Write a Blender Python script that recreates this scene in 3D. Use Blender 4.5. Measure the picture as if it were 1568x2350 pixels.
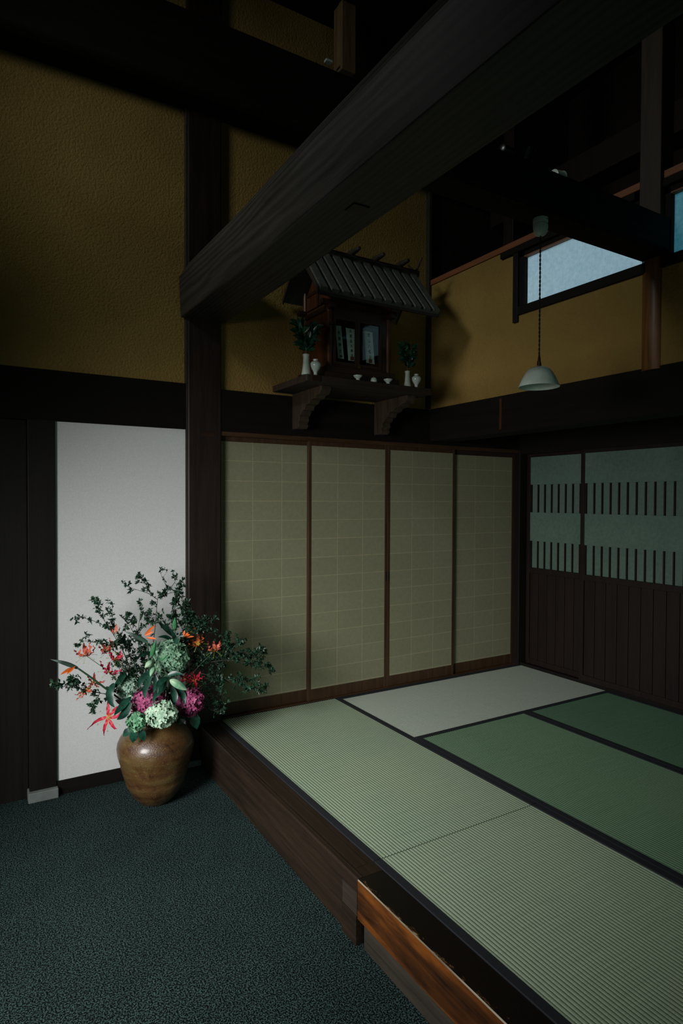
import bpy, bmesh, math, random
from mathutils import Vector, Matrix, Euler, noise as mnoise
R=math.radians
S=bpy.context.scene
for o in list(bpy.data.objects): bpy.data.objects.remove(o)
COL=S.collection

# ------------------------------------------------------------------ camera
FPX,W,H=1429.055,1568.,2350.
YAW,PITCH,ROLL=R(31.0903466),R(-1.14304283),R(0.22084137)
def cam_axes():
    c,s=math.cos(YAW),math.sin(YAW)
    F=Vector((s*math.cos(PITCH),c*math.cos(PITCH),math.sin(PITCH)))
    r=Vector((c,-s,0)); u=r.cross(F)
    c,s=math.cos(ROLL),math.sin(ROLL)
    return c*r+s*u, -s*r+c*u, F
CR,CU,CF=cam_axes()
CAM=Vector((0,0,1.69))
def at(px,py,Y):
    """point of the place on the vertical plane y=Y seen at a pixel of the photograph"""
    d=CR*((px-W/2)/FPX)-CU*((py-H/2)/FPX)+CF
    return CAM+d*(Y/d.y)
cd=bpy.data.cameras.new('camera'); cam=bpy.data.objects.new('camera',cd); COL.objects.link(cam)
cd.sensor_fit='HORIZONTAL'; cd.sensor_width=24.0; cd.lens=24.0*FPX/W
cd.clip_start=.02; cd.clip_end=60
m=Matrix((CR,CU,-CF)).transposed().to_4x4(); m.translation=CAM; cam.matrix_world=m
S.camera=cam
# ------------------------------------------------------------------ light and exposure
S.view_settings.view_transform='Standard'; S.view_settings.look='None'
S.view_settings.gamma=1; S.view_settings.use_curve_mapping=False
S.view_settings.exposure=0.0
wd=bpy.data.worlds.new('world'); S.world=wd; wd.use_nodes=True
wd.node_tree.nodes['Background'].inputs[0].default_value=(.45,.62,.75,1)
wd.node_tree.nodes['Background'].inputs[1].default_value=.010
def area(name,loc,look,sx,sy,power,color,spread=180):
    l=bpy.data.lights.new(name,'AREA'); l.shape='RECTANGLE'; l.size=sx; l.size_y=sy
    l.energy=power; l.color=color; l.spread=R(spread)
    o=bpy.data.objects.new(name,l); COL.objects.link(o); o.location=loc
    o.rotation_euler=(Vector(look)-Vector(loc)).to_track_quat('-Z','Y').to_euler(); return o
# daylight through the glazed band in the wall on the carpet side, and through the small high window above them
area('daylight_glazed_doors',(-1.44,1.45,1.75),(1.35,2.95,.35),1.1,1.2,38,(1,.99,.99),81)
area('daylight_high_window',(-1.44,2.5,4.35),(3.1,3.2,3.0),.8,.4,6,(.94,1,.95),72)
# added teal fill lamp behind the viewer; the wall there has no opening
area('teal_fill_front',(1.6,-2.95,1.1),(2.4,2.6,.1),3.6,1.3,5.5,(.58,1,.84),100)

# ------------------------------------------------------------------ materials
def srgb(h):
    h=h.lstrip('#'); v=[int(h[i:i+2],16)/255 for i in (0,2,4)]
    return tuple(((x/12.92) if x<=.04045 else ((x+.055)/1.055)**2.4) for x in v)+(1,)
class NT:
    def __init__(s,name):
        s.m=bpy.data.materials.new(name); s.m.use_nodes=True; s.t=s.m.node_tree
        s.b=s.t.nodes['Principled BSDF']; s.out=s.t.nodes['Material Output']
    def n(s,typ,ins=None,**kw):
        x=s.t.nodes.new(typ)
        for k,v in kw.items(): setattr(x,k,v)
        for k,v in (ins or {}).items():
            if hasattr(v,'links') or isinstance(v,bpy.types.NodeSocket): s.t.links.new(v,x.inputs[k])
            else: x.inputs[k].default_value=v
        return x
    def coord(s,scale=(1,1,1),rot=(0,0,0),kind='Object'):
        tc=s.n('ShaderNodeTexCoord'); return s.n('ShaderNodeMapping',{'Vector':tc.outputs[kind],'Scale':scale,'Rotation':rot}).outputs[0]
    def ramp(s,fac,stops,interp='LINEAR'):
        r=s.n('ShaderNodeValToRGB',{'Fac':fac}); r.color_ramp.interpolation=interp
        e=r.color_ramp.elements
        while len(e)<len(stops): e.new(.5)
        for i,(p,c) in enumerate(stops): e[i].position=p; e[i].color=c if len(c)==4 else tuple(c)+(1,)
        return r.outputs[0]
    def noise(s,vec,scale,detail=4,rough=.55,dist=0):
        return s.n('ShaderNodeTexNoise',{'Vector':vec,'Scale':scale,'Detail':detail,'Roughness':rough,'Distortion':dist}).outputs[0]
    def mix(s,f,a,b,mode='MIX'):
        x=s.n('ShaderNodeMix',data_type='RGBA',blend_type=mode)
        for i,v in ((0,f),(6,a),(7,b)):
            if isinstance(v,bpy.types.NodeSocket): s.t.links.new(v,x.inputs[i])
            else: x.inputs[i].default_value=v
        return x.outputs[2]
    def bump(s,h,strength,dist,normal=None):
        i={'Height':h,'Strength':strength,'Distance':dist}
        if normal is not None: i['Normal']=normal
        return s.n('ShaderNodeBump',i).outputs[0]
    def set(s,**kw):
        for k,v in kw.items():
            k={'color':'Base Color','rough':'Roughness','normal':'Normal','spec':'Specular IOR Level','coat':'Coat Weight','coatr':'Coat Roughness',
               'metal':'Metallic','sheen':'Sheen Weight','emit':'Emission Color','emits':'Emission Strength','sss':'Subsurface Weight'}[k]
            if isinstance(v,bpy.types.NodeSocket): s.t.links.new(v,s.b.inputs[k])
            else: s.b.inputs[k].default_value=v
        return s.m
def flat(name,hexc,rough=.6,**kw):
    t=NT(name); v=t.coord(); n=t.noise(v,18,3)
    c=srgb(hexc); d=tuple(x*.75 for x in c[:3])+(1,)
    return t.set(color=t.ramp(n,[(.3,d),(.7,c)]),rough=rough,**kw)
def wood(name,dark,light,axis='x',rough=.5,scale=1.,figure=0.,bump=.25,spec=.4,coat=0.):
    t=NT(name); sc={'x':(.06,1,1),'y':(1,.06,1),'z':(1,1,.06)}[axis]
    v=t.coord(tuple(a*scale for a in sc))
    g=t.noise(v,22,6,.65,.3); g2=t.noise(v,90,4,.6); big=t.noise(t.coord(),2.2,3)
    f=t.mix(.35,g,g2)
    if figure:
        sv={'x':(.13,1,1),'y':(1,.13,1),'z':(1,1,.13)}[axis]
        wv=t.n('ShaderNodeTexWave',{'Vector':t.coord(sv),'Scale':11,'Distortion':7,'Detail':2.5,'Detail Scale':.9,'Detail Roughness':.45},wave_type='RINGS',rings_direction={'x':'X','y':'Y','z':'Z'}[axis]).outputs[0]
        f=t.mix(figure,f,wv)
    col=t.ramp(f,[(.3,srgb(dark)),(.72,srgb(light))])
    col=t.mix(t.ramp(big,[(.35,(0,0,0,1)),(.75,(.45,.45,.45,1))]),col,srgb(dark))
    rr=t.ramp(g,[(.3,(rough-.08,)*3),(.7,(rough+.1,)*3)])
    return t.set(color=col,rough=rr,normal=t.bump(f,bump,.004),spec=spec,coat=coat,coatr=.25)
def plaster():
    t=NT('ochre_plaster'); v=t.coord()
    n1=t.noise(v,70,5,.6); n2=t.noise(v,9,4,.6); n3=t.noise(v,1.3,3)
    straw=t.n('ShaderNodeTexVoronoi',{'Vector':t.coord((30,30,5),(.3,.5,.2)),'Scale':1.3},feature='F1').outputs[0]
    st=t.ramp(straw,[(.03,(1,1,1,1)),(.07,(0,0,0,1))])
    h=t.mix(.2,n1,n2); h=t.mix(.12,h,st)
    c=t.ramp(n3,[(.35,srgb('#886f3c')),(.7,srgb('#9d8249'))])
    c=t.mix(t.ramp(n1,[(.3,(.0,)*3),(.7,(.3,)*3)]),c,srgb('#745929'))
    return t.set(color=c,rough=.92,normal=t.bump(h,.9,.014),spec=.15)
def tatami(name,k):
    t=NT(name); v=t.coord((1,1,1))
    st=t.noise(t.coord((3,240,1)),1,3,.6); big=t.noise(v,1.7,3); fine=t.noise(v,160,2)
    c=t.ramp(st,[(.3,srgb(k[0])),(.7,srgb(k[1]))])
    c=t.mix(t.ramp(big,[(.35,(0,0,0,1)),(.7,(.5,.5,.5,1))]),c,srgb(k[2]))
    c=t.mix(t.ramp(fine,[(.4,(0,)*3),(.75,(.25,)*3)]),c,srgb('#68805f'))
    return t.set(color=c,rough=.5,normal=t.bump(st,.25,.002),spec=.5)
def carpet():
    t=NT('speckled_loop_pile'); v=t.coord()
    n=t.noise(v,175,1.5,.45,.25); b=t.noise(v,2.1,4,.6); b2=t.noise(v,6,3)
    sp=t.ramp(n,[(.44,srgb('#040b0b')),(.60,srgb('#3c524f'))])
    dim=t.ramp(t.mix(.4,b,b2),[(.35,(.75,)*3),(.62,(1,1,1))])
    return t.set(color=t.mix(1,sp,dim,'MULTIPLY'),rough=.95,normal=t.bump(n,.9,.006),spec=.1)
def white_board():
    t=NT('white_paper_board'); v=t.coord(); n=t.noise(v,140,3)
    return t.set(color=t.ramp(n,[(.3,srgb('#c6c9c6')),(.7,srgb('#d2d4d1'))]),rough=.8,normal=t.bump(n,.15,.002),spec=.2)
def washi(name,a,b,glow=None,strength=0):
    t=NT(name); v=t.coord(); n=t.noise(v,45,6,.75); n2=t.noise(v,3,3); f=t.noise(t.coord((160,160,14)),1,3,.6)
    c=t.ramp(t.mix(.2,t.mix(.4,n,n2),f),[(.35,srgb(a)),(.66,srgb(b))])
    if glow: t.set(emit=t.ramp(t.mix(.12,n,f),[(.3,srgb(glow[0])),(.7,srgb(glow[1]))]),emits=strength)
    return t.set(color=c,rough=.85,spec=.15,normal=t.bump(n,.15,.001))
def brick_paper(name,a,b,x0,w,z0,h):
    """handmade sheets pasted edge over edge: the overlaps show lighter"""
    t=NT(name); tc=t.n('ShaderNodeTexCoord'); sx=t.n('ShaderNodeSeparateXYZ',{0:tc.outputs['Object']})
    def line(sock,o,p,wd):
        q=t.n('ShaderNodeMath',{0:sock,1:o},operation='SUBTRACT'); q=t.n('ShaderNodeMath',{0:q.outputs[0],1:p},operation='DIVIDE')
        q=t.n('ShaderNodeMath',{0:q.outputs[0],1:1.0},operation='FLOORED_MODULO') if False else t.n('ShaderNodeMath',{0:q.outputs[0]},operation='FRACT')
        q2=t.n('ShaderNodeMath',{0:q.outputs[0],1:wd/p},operation='LESS_THAN'); return q2.outputs[0],q.outputs[0]
    l1,_=line(sx.outputs[0],x0,w,.005); l2,_=line(sx.outputs[2],z0,h,.005)
    l=t.n('ShaderNodeMath',{0:l1,1:l2},operation='MAXIMUM').outputs[0]
    v=t.coord(); n=t.noise(v,38,6,.75); n2=t.noise(v,230,3,.7); f=t.mix(.6,n,n2)
    cell=t.n('ShaderNodeTexWhiteNoise',{'Vector':t.n('ShaderNodeVectorMath',{0:t.n('ShaderNodeMapping',{'Vector':tc.outputs['Object'],'Location':(-x0/w,0,-z0/h),'Scale':(1/w,0,1/h)}).outputs[0]},operation='FLOOR').outputs[0]}).outputs[0]
    base=t.ramp(t.mix(.05,f,cell),[(.3,srgb(a)),(.7,srgb(b))])
    c=t.mix(t.n('ShaderNodeMath',{0:l,1:.3},operation='MULTIPLY').outputs[0],base,srgb('#b9b08a'))
    hh=t.mix(.8,f,l)
    return t.set(color=c,rough=.8,spec=.2,normal=t.bump(hh,.3,.0015))
def leafmat(name,a,b,rough=.45,sc=25):
    t=NT(name); n=t.noise(t.coord(),sc,3)
    return t.set(color=t.ramp(n,[(.35,srgb(a)),(.68,srgb(b))]),rough=rough,spec=.4)
def uvmat(name,stops,rough=.5,nz=.15):
    t=NT(name); tc=t.n('ShaderNodeTexCoord'); s=t.n('ShaderNodeSeparateXYZ',{0:tc.outputs['UV']})
    n=t.noise(tc.outputs['Object'],90,3); f=t.n('ShaderNodeMath',{0:n,1:nz*2},operation='MULTIPLY_ADD'); t.t.links.new(s.outputs[0],f.inputs[2])
    return t.set(color=t.ramp(f.outputs[0],[(p+nz,srgb(c)) for p,c in stops]),rough=rough,spec=.35)
def vase_glaze():
    t=NT('brown_ash_glaze'); v=t.coord(); n=t.noise(v,9,6,.7,.6); sp=t.noise(v,170,3,.6); rings=t.noise(t.coord((1,1,9)),2.2,3,.5)
    c=t.ramp(t.mix(.45,n,rings),[(.36,srgb('#2a190d')),(.48,srgb('#4b3219')),(.6,srgb('#5a4827')),(.72,srgb('#6f5d3b'))])
    c=t.mix(t.ramp(sp,[(.66,(0,)*3),(.74,(.7,)*3)]),c,srgb('#c9a468'))
    c=t.mix(t.ramp(t.noise(v,60,2),[(.66,(0,)*3),(.74,(.7,)*3)]),c,srgb('#241509'))
    bmp=t.bump(t.mix(.5,sp,t.noise(v,35,4)),.7,.006)
    return t.set(color=c,rough=.38,normal=t.bump(rings,.35,.010,bmp),spec=.55,coat=.4,coatr=.2)
def glass():
    t=NT('clear_glass'); t.t.nodes.remove(t.b)
    tr=t.n('ShaderNodeBsdfTransparent',{0:(.8,.86,.84,1)}); gl=t.n('ShaderNodeBsdfGlossy',{0:(1,1,1,1),1:.03})
    mx=t.n('ShaderNodeMixShader',{0:.03,1:tr.outputs[0],2:gl.outputs[0]}); t.t.links.new(mx.outputs[0],t.out.inputs[0]); return t.m
def step_face():
    t=NT('worn_step_wood'); v=t.coord((1,.07,1)); g=t.noise(v,26,6,.65,.4); big=t.noise(t.coord((1,.35,1)),7,4,.6)
    c=t.ramp(t.mix(.5,g,big),[(.36,srgb('#150b05')),(.5,srgb('#47270d')),(.64,srgb('#824915'))])
    return t.set(color=c,rough=.42,normal=t.bump(g,.3,.004),spec=.4)
def lacquer_top():
    t=NT('chipped_dark_lacquer'); tc=t.n('ShaderNodeTexCoord'); s=t.n('ShaderNodeSeparateXYZ',{0:tc.outputs['Object']})
    n=t.noise(t.coord((1,.4,1)),60,5,.7); edge=t.n('ShaderNodeMapRange',{0:s.outputs[0],1:1.258,2:1.285,3:.13,4:-.05}).outputs[0]
    f=t.n('ShaderNodeMath',{0:n,1:edge},operation='ADD').outputs[0]
    c=t.ramp(f,[(.62,srgb('#120d0a')),(.70,srgb('#4e3419')),(.80,srgb('#9a8866'))])
    return t.set(color=c,rough=.3,normal=t.bump(n,.25,.003),spec=.5)
M=dict(
 wx=wood('dark_timber_x','#0d0b09','#191512','x',rough=.75,spec=.12), wy=wood('dark_timber_y','#0d0b09','#1b1714','y',rough=.7,spec=.15), wz=wood('dark_timber_z','#0e0b09','#1a1712','z',rough=.6,spec=.2),
 beamy=wood('beam_timber','#1d1c1a','#3d3a37','y',rough=.45,figure=.28,bump=.12),
 post=wood('reddish_post_timber','#150b08','#30201a','z',rough=.45,coat=.1),
 brownx=wood('brown_frame_x','#2e1f12','#54391f','x'), brownz=wood('brown_frame_z','#2a1c11','#4d351f','z'),
 rail=wood('pale_orange_rail','#6e3f24','#98603a','y',rough=.55), log=wood('warm_log','#3a2410','#8a5a2a','z',rough=.45,coat=.12,figure=.1),
 dpost=wood('dark_weathered_post','#1c1612','#4a3a2c','z',rough=.6), strut=wood('weathered_strut','#4a3a28','#8f7350','z',rough=.6), redpan=wood('red_brown_board','#130c09','#21150f','z',rough=.6,spec=.25),
 stepx=wood('step_board','#15100b','#332519','y',rough=.45,bump=.3), stepg=wood('grey_brown_plank','#1e1a14','#3c352a','y',rough=.7),
 cedar=wood('shrine_cedar_z','#2c170b','#5e3519','z',rough=.38,scale=2), cedarx=wood('shrine_cedar_x','#1c100a','#38200f','x',rough=.45,scale=2),
 roofw=wood('weathered_roof_board','#343835','#686a62','y',rough=.6,scale=3), roofd=wood('ridge_wood','#1a1613','#3d3228','x',rough=.55,scale=3),
 shelf=wood('shelf_board','#1c1510','#3b2d21','x',rough=.6,scale=1.5), brk=wood('carved_bracket','#201811','#4e3d2c','z',rough=.6,figure=.0),
 plaster=plaster(), tatami=tatami('woven_rush',('#7c8f77','#94a48b','#969f85')), tatamid=tatami('shade_tint_woven_rush',('#567359','#68866b','#698367')), tatamig=tatami('deep_shade_tint_woven_rush',('#41614a','#51735b','#526f57')), tatamip=tatami('sheen_tint_woven_rush',('#b3c1b1','#c4cec0','#c6cabd')), carpet=carpet(), white=white_board(), heri=flat('navy_cloth_edging','#10161d',.8),  # pale and darker rush tones paint in how each mat takes the light
 fusuma=brick_paper('pasted_paper_sheets','#6c6c54','#89896e',1.408,.2155,.347,.1323),
 washi=washi('green_grey_paper','#4d6157','#637a6e'),
 lit=washi('daylit_paper','#8fa3ab','#a8b8bd',('#6e8f9e','#8aabba'),.72), lit2=washi('dim_daylit_paper','#5d8088','#78a0a8',('#2c6678','#3f7f90'),.5),
 stone=flat('pale_stone','#6e7672',.8), vase=vase_glaze(), porc=flat('white_porcelain','#b9c8bd',.18), porcm=flat('matt_white_porcelain','#aebbab',.5),
 black=flat('black_enamel','#0c1013',.3), blk=flat('black_void','#050505',.9), brass=flat('aged_brass','#6d5428',.35,metal=.9), cord=flat('brown_twisted_flex','#2a1f14',.7),
 shade=flat('white_opal_glass','#ccdccd',.35), glass=glass(), talis=washi('talisman_paper','#d3e2d4','#e6eee2'), ink=flat('black_ink','#0b0a0a',.7), seal=flat('red_seal_ink','#7c4a36',.7),
 grey=flat('grey_backing_card','#5a6b68',.7), loft=wood('loft_board','#120a07','#2b1710','x',rough=.8), roofu=flat('sooty_roof_board','#0d0b08',.9),
 patch=wood('replaced_patch','#1b1510','#40352a','y',rough=.6), stepf=step_face(), worn=wood('worn_pale_edge','#3a2a18','#b9b09a','y',rough=.45,scale=1.5), lacq=lacquer_top(), sakaki=leafmat('sakaki_leaf','#0f2a1c','#245038',.3),
 leafd=leafmat('dark_small_leaf','#10261a','#264a33',.45), leafb=leafmat('broad_dark_leaf','#0c261e','#1c4a39',.35), leafg=leafmat('mid_green_leaf','#1d5a38','#3a8258',.4),
 twig=flat('brown_twig','#2d2a20',.7), stem=flat('green_stem','#2c4a30',.5), bud=leafmat('green_white_bud','#5e9070','#b4cca8',.45,14), budg=leafmat('green_lily_bud','#2f6b42','#5c9464',.4,14),
 hyg=leafmat('sage_green_floret','#3d6a50','#86a98a',.6,38), hyw=leafmat('white_green_floret','#7ca486','#bed3ba',.6,38), hym=leafmat('magenta_floret','#74284d','#ab4f7b',.6,38),
 hyp=leafmat('pale_sage_floret','#6a8c78','#9db6a2',.6,38), hyl=leafmat('leafy_green_floret','#2f7048','#8fc09a',.6,38),
 gor=uvmat('orange_pink_petal',[(0,'#b3963a'),(.22,'#b96048'),(1,'#a94c3c')]), gre=uvmat('red_petal',[(0,'#c07f2c'),(.13,'#a92232'),(1,'#9c1c34')]),
 gma=uvmat('crimson_petal',[(0,'#c8702c'),(.2,'#b52a45'),(1,'#9e1f3f')]), gro=uvmat('burnt_orange_petal',[(0,'#b8a040'),(.3,'#b25a26'),(1,'#9c3f1c')]),
 sta=flat('yellow_green_stamen','#8d9a3a',.5), bop=flat('orange_sepal','#d4621c',.5), beak=uvmat('grey_green_spathe',[(0,'#3c5a4a'),(.6,'#3a4a44'),(1,'#6f8478')],.4),
)

# ------------------------------------------------------------------ mesh helpers
def wmat(o):
    mm=o.matrix_basis.copy(); p=o.parent
    while p is not None: mm=p.matrix_basis@mm; p=p.parent
    return mm
class MB:
    def __init__(s): s.v=[]; s.f=[]; s.uv={}
    def add(s,vs,fs):
        o=len(s.v); s.v+= [Vector(x) for x in vs]; s.f+=[tuple(i+o for i in f) for f in fs]; return o
    def box(s,x0,x1,y0,y1,z0,z1):
        s.add([(x,y,z) for x in (x0,x1) for y in (y0,y1) for z in (z0,z1)],[(0,1,3,2),(4,6,7,5),(0,4,5,1),(2,3,7,6),(0,2,6,4),(1,5,7,3)]); return s
    def tube(s,pts,rad,n=8,cap=True):
        pts=[Vector(p) for p in pts]; k=len(pts); rad=rad if isinstance(rad,(list,tuple)) else [rad]*k
        vs=[];fs=[]; up=None
        for i,p in enumerate(pts):
            t=(pts[min(i+1,k-1)]-pts[max(i-1,0)]).normalized()
            if up is None: up=t.orthogonal().normalized()
            up=(up-t*up.dot(t)); up=up.normalized() if up.length>1e-6 else t.orthogonal().normalized()
            b=t.cross(up)
            for j in range(n):
                a=2*math.pi*j/n; vs.append(p+(up*math.cos(a)+b*math.sin(a))*rad[i])
        for i in range(k-1):
            for j in range(n): fs.append((i*n+j,i*n+(j+1)%n,(i+1)*n+(j+1)%n,(i+1)*n+j))
        if cap: fs.append(tuple(reversed(range(n)))); fs.append(tuple((k-1)*n+j for j in range(n)))
        s.add(vs,fs); return s
    def lathe(s,prof,c=(0,0,0),n=48,flute=None):
        c=Vector(c); vs=[];fs=[]
        for i,(r,z) in enumerate(prof):
            for j in range(n):
                a=2*math.pi*j/n; rr=r*(1+(flute(a,i) if flute else 0)); vs.append(c+Vector((rr*math.cos(a),rr*math.sin(a),z)))
        for i in range(len(prof)-1):
            for j in range(n): fs.append((i*n+j,i*n+(j+1)%n,(i+1)*n+(j+1)%n,(i+1)*n+j))
        s.add(vs,fs); return s
    def prism(s,poly,axis,a0,a1):
        """poly in the two other axes, extruded along axis"""
        n=len(poly)
        def P(u,v,w): return {'x':(w,u,v),'y':(u,w,v),'z':(u,v,w)}[axis]
        vs=[P(u,v,a0) for u,v in poly]+[P(u,v,a1) for u,v in poly]
        fs=[tuple(reversed(range(n))),tuple(range(n,2*n))]+[(i,(i+1)%n,n+(i+1)%n,n+i) for i in range(n)]
        s.add(vs,fs); return s
    def xf(s,m): s.v=[m@v for v in s.v]; return s
    def build(s,name,mat,parent=None,bevel=0,smooth=None,origin=None):
        me=bpy.data.meshes.new(name)
        o=bpy.data.objects.new(name,me)
        off=Vector((0,0,0))
        if parent is not None: 
            inv=wmat(parent).inverted()
            vs=[inv@v for v in s.v]
        else:
            if origin is not None: off=Vector(origin)
            vs=[v-off for v in s.v]; o.location=off
        me.from_pydata(vs,[],s.f); me.materials.append(mat)
        if s.uv:
            ul=me.uv_layers.new(name='UVMap')
            for lp in me.loops: ul.data[lp.index].uv=s.uv.get(lp.vertex_index,(0,0))
        b=bmesh.new(); b.from_mesh(me); bmesh.ops.recalc_face_normals(b,faces=b.faces); b.to_mesh(me); b.free()
        if smooth:
            for p in me.polygons: p.use_smooth=True
            if smooth<180:
                b=bmesh.new(); b.from_mesh(me); lim=R(smooth)
                for e in b.edges:
                    if len(e.link_faces)==2 and e.calc_face_angle(0)>lim: e.smooth=False
                b.to_mesh(me); b.free()
        if bevel:
            md=o.modifiers.new('bevel','BEVEL'); md.width=bevel; md.segments=2; md.limit_method='ANGLE'; md.angle_limit=R(40)
        COL.objects.link(o)
        if parent is not None: o.parent=parent
        return o
def tag(o,label=None,cat=None,group=None,kind=None):
    for k,v in (('label',label),('category',cat),('group',group),('kind',kind)):
        if v: o[k]=v
    return o
def thing(name,label,cat,loc=(0,0,0),group=None,mat4=None):
    o=bpy.data.objects.new(name,None); COL.objects.link(o); o.empty_display_size=.05
    mw=mat4 if mat4 is not None else Matrix.Translation(Vector(loc))
    o.matrix_basis=mw; return tag(o,label,cat,group)
def copy_tree(o,parent=None):
    c=o.copy(); COL.objects.link(c)
    if parent is not None: c.parent=parent
    for ch in list(o.children): copy_tree(ch,c)
    return c
def struct(name,mb,mat,bevel=0): return tag(mb.build(name,mat,bevel=bevel),kind='structure')
def solid(name,mb,mat,label,cat,bevel=.004,group=None,smooth=None,origin=None):
    return tag(mb.build(name,mat,bevel=bevel,smooth=smooth,origin=origin),label,cat,group)

# ------------------------------------------------------------------ the room
YB=3.84; XR=3.12; XA=4.14
struct('floor',MB().box(-1.45,5.2,-3.2,4.3,-.12,-.01),M['stone'])
struct('wall_back',MB().box(-1.45,1.2,YB+.03,YB+.15,2.41,4.30).box(1.40,XR,YB+.03,YB+.15,2.39,4.30).box(-1.45,2.30,YB+.03,YB+.15,4.30,5.6),M['plaster'])
struct('wall_front',MB().box(-1.45,5.2,-3.2,-3.05,0,5.7),M['roofu'])
# left wall with the two openings daylight comes through
lw=MB(); X0,X1=-1.40,-1.30
def holed(mb,y0,y1,z0,z1,ya,yb,za,zb):
    mb.box(X0,X1,y0,ya,z0,z1).box(X0,X1,yb,y1,z0,z1).box(X0,X1,ya,yb,z0,za).box(X0,X1,ya,yb,zb,z1)
holed(lw,-3.05,YB+.03,0,3.3,.75,2.2,1.0,2.5); holed(lw,-3.05,YB+.03,3.3,5.9,2.0,3.0,4.05,4.65)
struct('wall_left',lw,M['wx'])
struct('ceiling',MB().prism([(-3.2,5.9),(4.3,5.3),(4.3,5.45),(-3.2,6.05)],'x',-1.45,5.2),M['roofu'])
# outer skin closes the dark loft and the alcove
struct('wall_right',MB().box(XA+.06,XA+.14,-3.05,4.3,0,2.45).box(4.75,4.85,-3.05,4.3,2.45,5.9),M['loft'])
struct('wall_back_loft',MB().box(XR,4.85,YB+.03,YB+.15,2.06,5.6).box(2.30,XR+.1,YB+.03,YB+.15,4.30,5.6).box(1.40,4.3,YB+.08,YB+.15,0,2.45),M['loft'])
struct('ceiling_alcove',MB().box(XR+.10,XA+.14,-3.05,YB+.08,2.40,2.44),M['wy'])
# carpet
cp=MB().box(-1.32,1.285,-3.05,YB+.06,-.01,0)
solid('carpet',cp,M['carpet'],'dark blue-green speckled loop carpet covering the lower entrance floor','carpet',bevel=0)
# white panel and its framing
solid('white_wall_panel',MB().box(.43,1.19,YB+.012,YB+.03,.07,2.13),M['white'],'tall plain white paper panel on the wall behind the flower arrangement','wall panel',bevel=0)
struct('baseboard_left',MB().box(.43,1.19,YB,YB+.03,-.002,.078),M['wx'])
solid('wooden_post',MB().box(.291,.431,YB-.006,YB+.10,.055,2.13),M['wz'],'slim black-brown post on a small stone between white panel and dark boards','post',bevel=.004)
solid('plinth_stone',MB().box(.283,.436,YB-.035,YB+.08,0,.055),M['stone'],'small grey stone block under the slim post beside the white panel','plinth stone',bevel=.004)
solid('plinth_stone',MB().box(1.17,1.35,YB-.03,YB+.08,0,.035),M['stone'],'low grey stone under the big corner post behind the vase','plinth stone',bevel=.004)
# boards left of the slim post
wb=MB()
for i in range(6): wb.box(.288-.24*(i+1)+.003,.288-.24*i,YB+.045+.003*(i%2),YB+.07,0,2.14)
solid('board_wall',wb,M['wz'],'dark vertical board partition beside the slim post on its stone','board partition',bevel=0)
# big post, beams
pb=MB().box(1.185,1.41,YB-.012,YB+.029,.035,5.4)
po=thing('wooden_post','massive reddish-brown corner post where carpet, raised floor and both plaster walls meet','post',(1.3,YB,0))
pb.build('shaft',M['post'],po,bevel=.012)
MB().box(1.27,1.36,YB-.0135,YB-.011,2.085,2.12).build('inlay',M['cedarx'],po)
MB().box(1.178,1.186,YB-.008,YB+.03,.04,4.2).build('edge_strip',M['stepg'],po)
solid('lintel_beam',MB().box(-1.32,1.18,YB-.004,YB+.14,2.125,2.41),M['wx'],'wide dark horizontal beam between the tall ochre wall and the white panel','beam')
solid('lintel_beam',MB().box(1.41,4.2,YB-.004,YB+.14,2.125,2.395),M['wx'],'dark horizontal beam above the paper doors and below the shrine shelf','beam')
solid('wall_beam',MB().prism([(3.66,4.14),(3.70,4.11),(3.98,4.11),(3.98,4.6),(3.66,4.58)],'x',-1.32,3.3),M['wx'],'huge dark beam crossing under the roof along the top of the ochre wall','beam',bevel=.02)
solid('wall_beam',MB().box(1.55,3.3,3.66,3.95,5.02,5.3),M['wx'],'uppermost black beam just under the roof above the strut','beam',bevel=.01)
# diagonal-looking giant beam that runs from the post towards the viewer
def beam_ring(y,dx):
    return [(1.160+dx,y,2.818),(1.150+dx,y,3.065),(1.205+dx*.5,y,3.166),(1.385,y,3.175),(1.440,y,3.07),(1.440,y,2.83),(1.43,y,2.818)]
gb=MB(); ys=[3.862,3.8,3.0,2.2,1.5,.8,0,-1,-3]
for i,y in enumerate(ys):
    gb.v+=[Vector(p)+Vector((.006*math.sin(y*2.3),0,.004*math.sin(y*1.7))) for p in beam_ring(y,-.012 if y>3.7 else 0)]
for i in range(len(ys)-1):
    for j in range(7): gb.f.append((i*7+j,i*7+(j+1)%7,(i+1)*7+(j+1)%7,(i+1)*7+j))
gb.f.append(tuple(range(7))); gb.f.append(tuple(reversed(range((len(ys)-1)*7,len(ys)*7))))
gt=thing('giant_beam','giant rough-hewn timber beam running overhead from the corner post, with visible grain','beam',(1.3,1.5,2.82))
gb.build('timber',M['beamy'],gt,bevel=.008)
mo=MB().box(1.27,1.34,2.02,2.09,2.812,2.822)
mo.build('peg_inlay',M['cedarx'],gt)
# cross beam and the lamp carrying it
cb=MB(); xs=[1.42,1.9,2.4,2.8,3.115]
for x in xs: 
    w=.004*math.sin(x*5)
    cb.v+=[Vector(p) for p in [(x,1.90,2.985+w),(x,1.92,2.969+w),(x,2.05,2.969),(x,2.065,2.985),(x,2.065,3.14),(x,2.045,3.155),(x,1.92,3.155+w),(x,1.90,3.145+w)]]
for i in range(len(xs)-1):
    for j in range(8): cb.f.append((i*8+j,i*8+(j+1)%8,(i+1)*8+(j+1)%8,(i+1)*8+j))
cb.f.append(tuple(range(8))); cb.f.append(tuple(range(32,40)))
solid('cross_beam',cb,M['wx'],'black cross beam carrying the white pendant lamp and spotlights','beam',bevel=.004)
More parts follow.
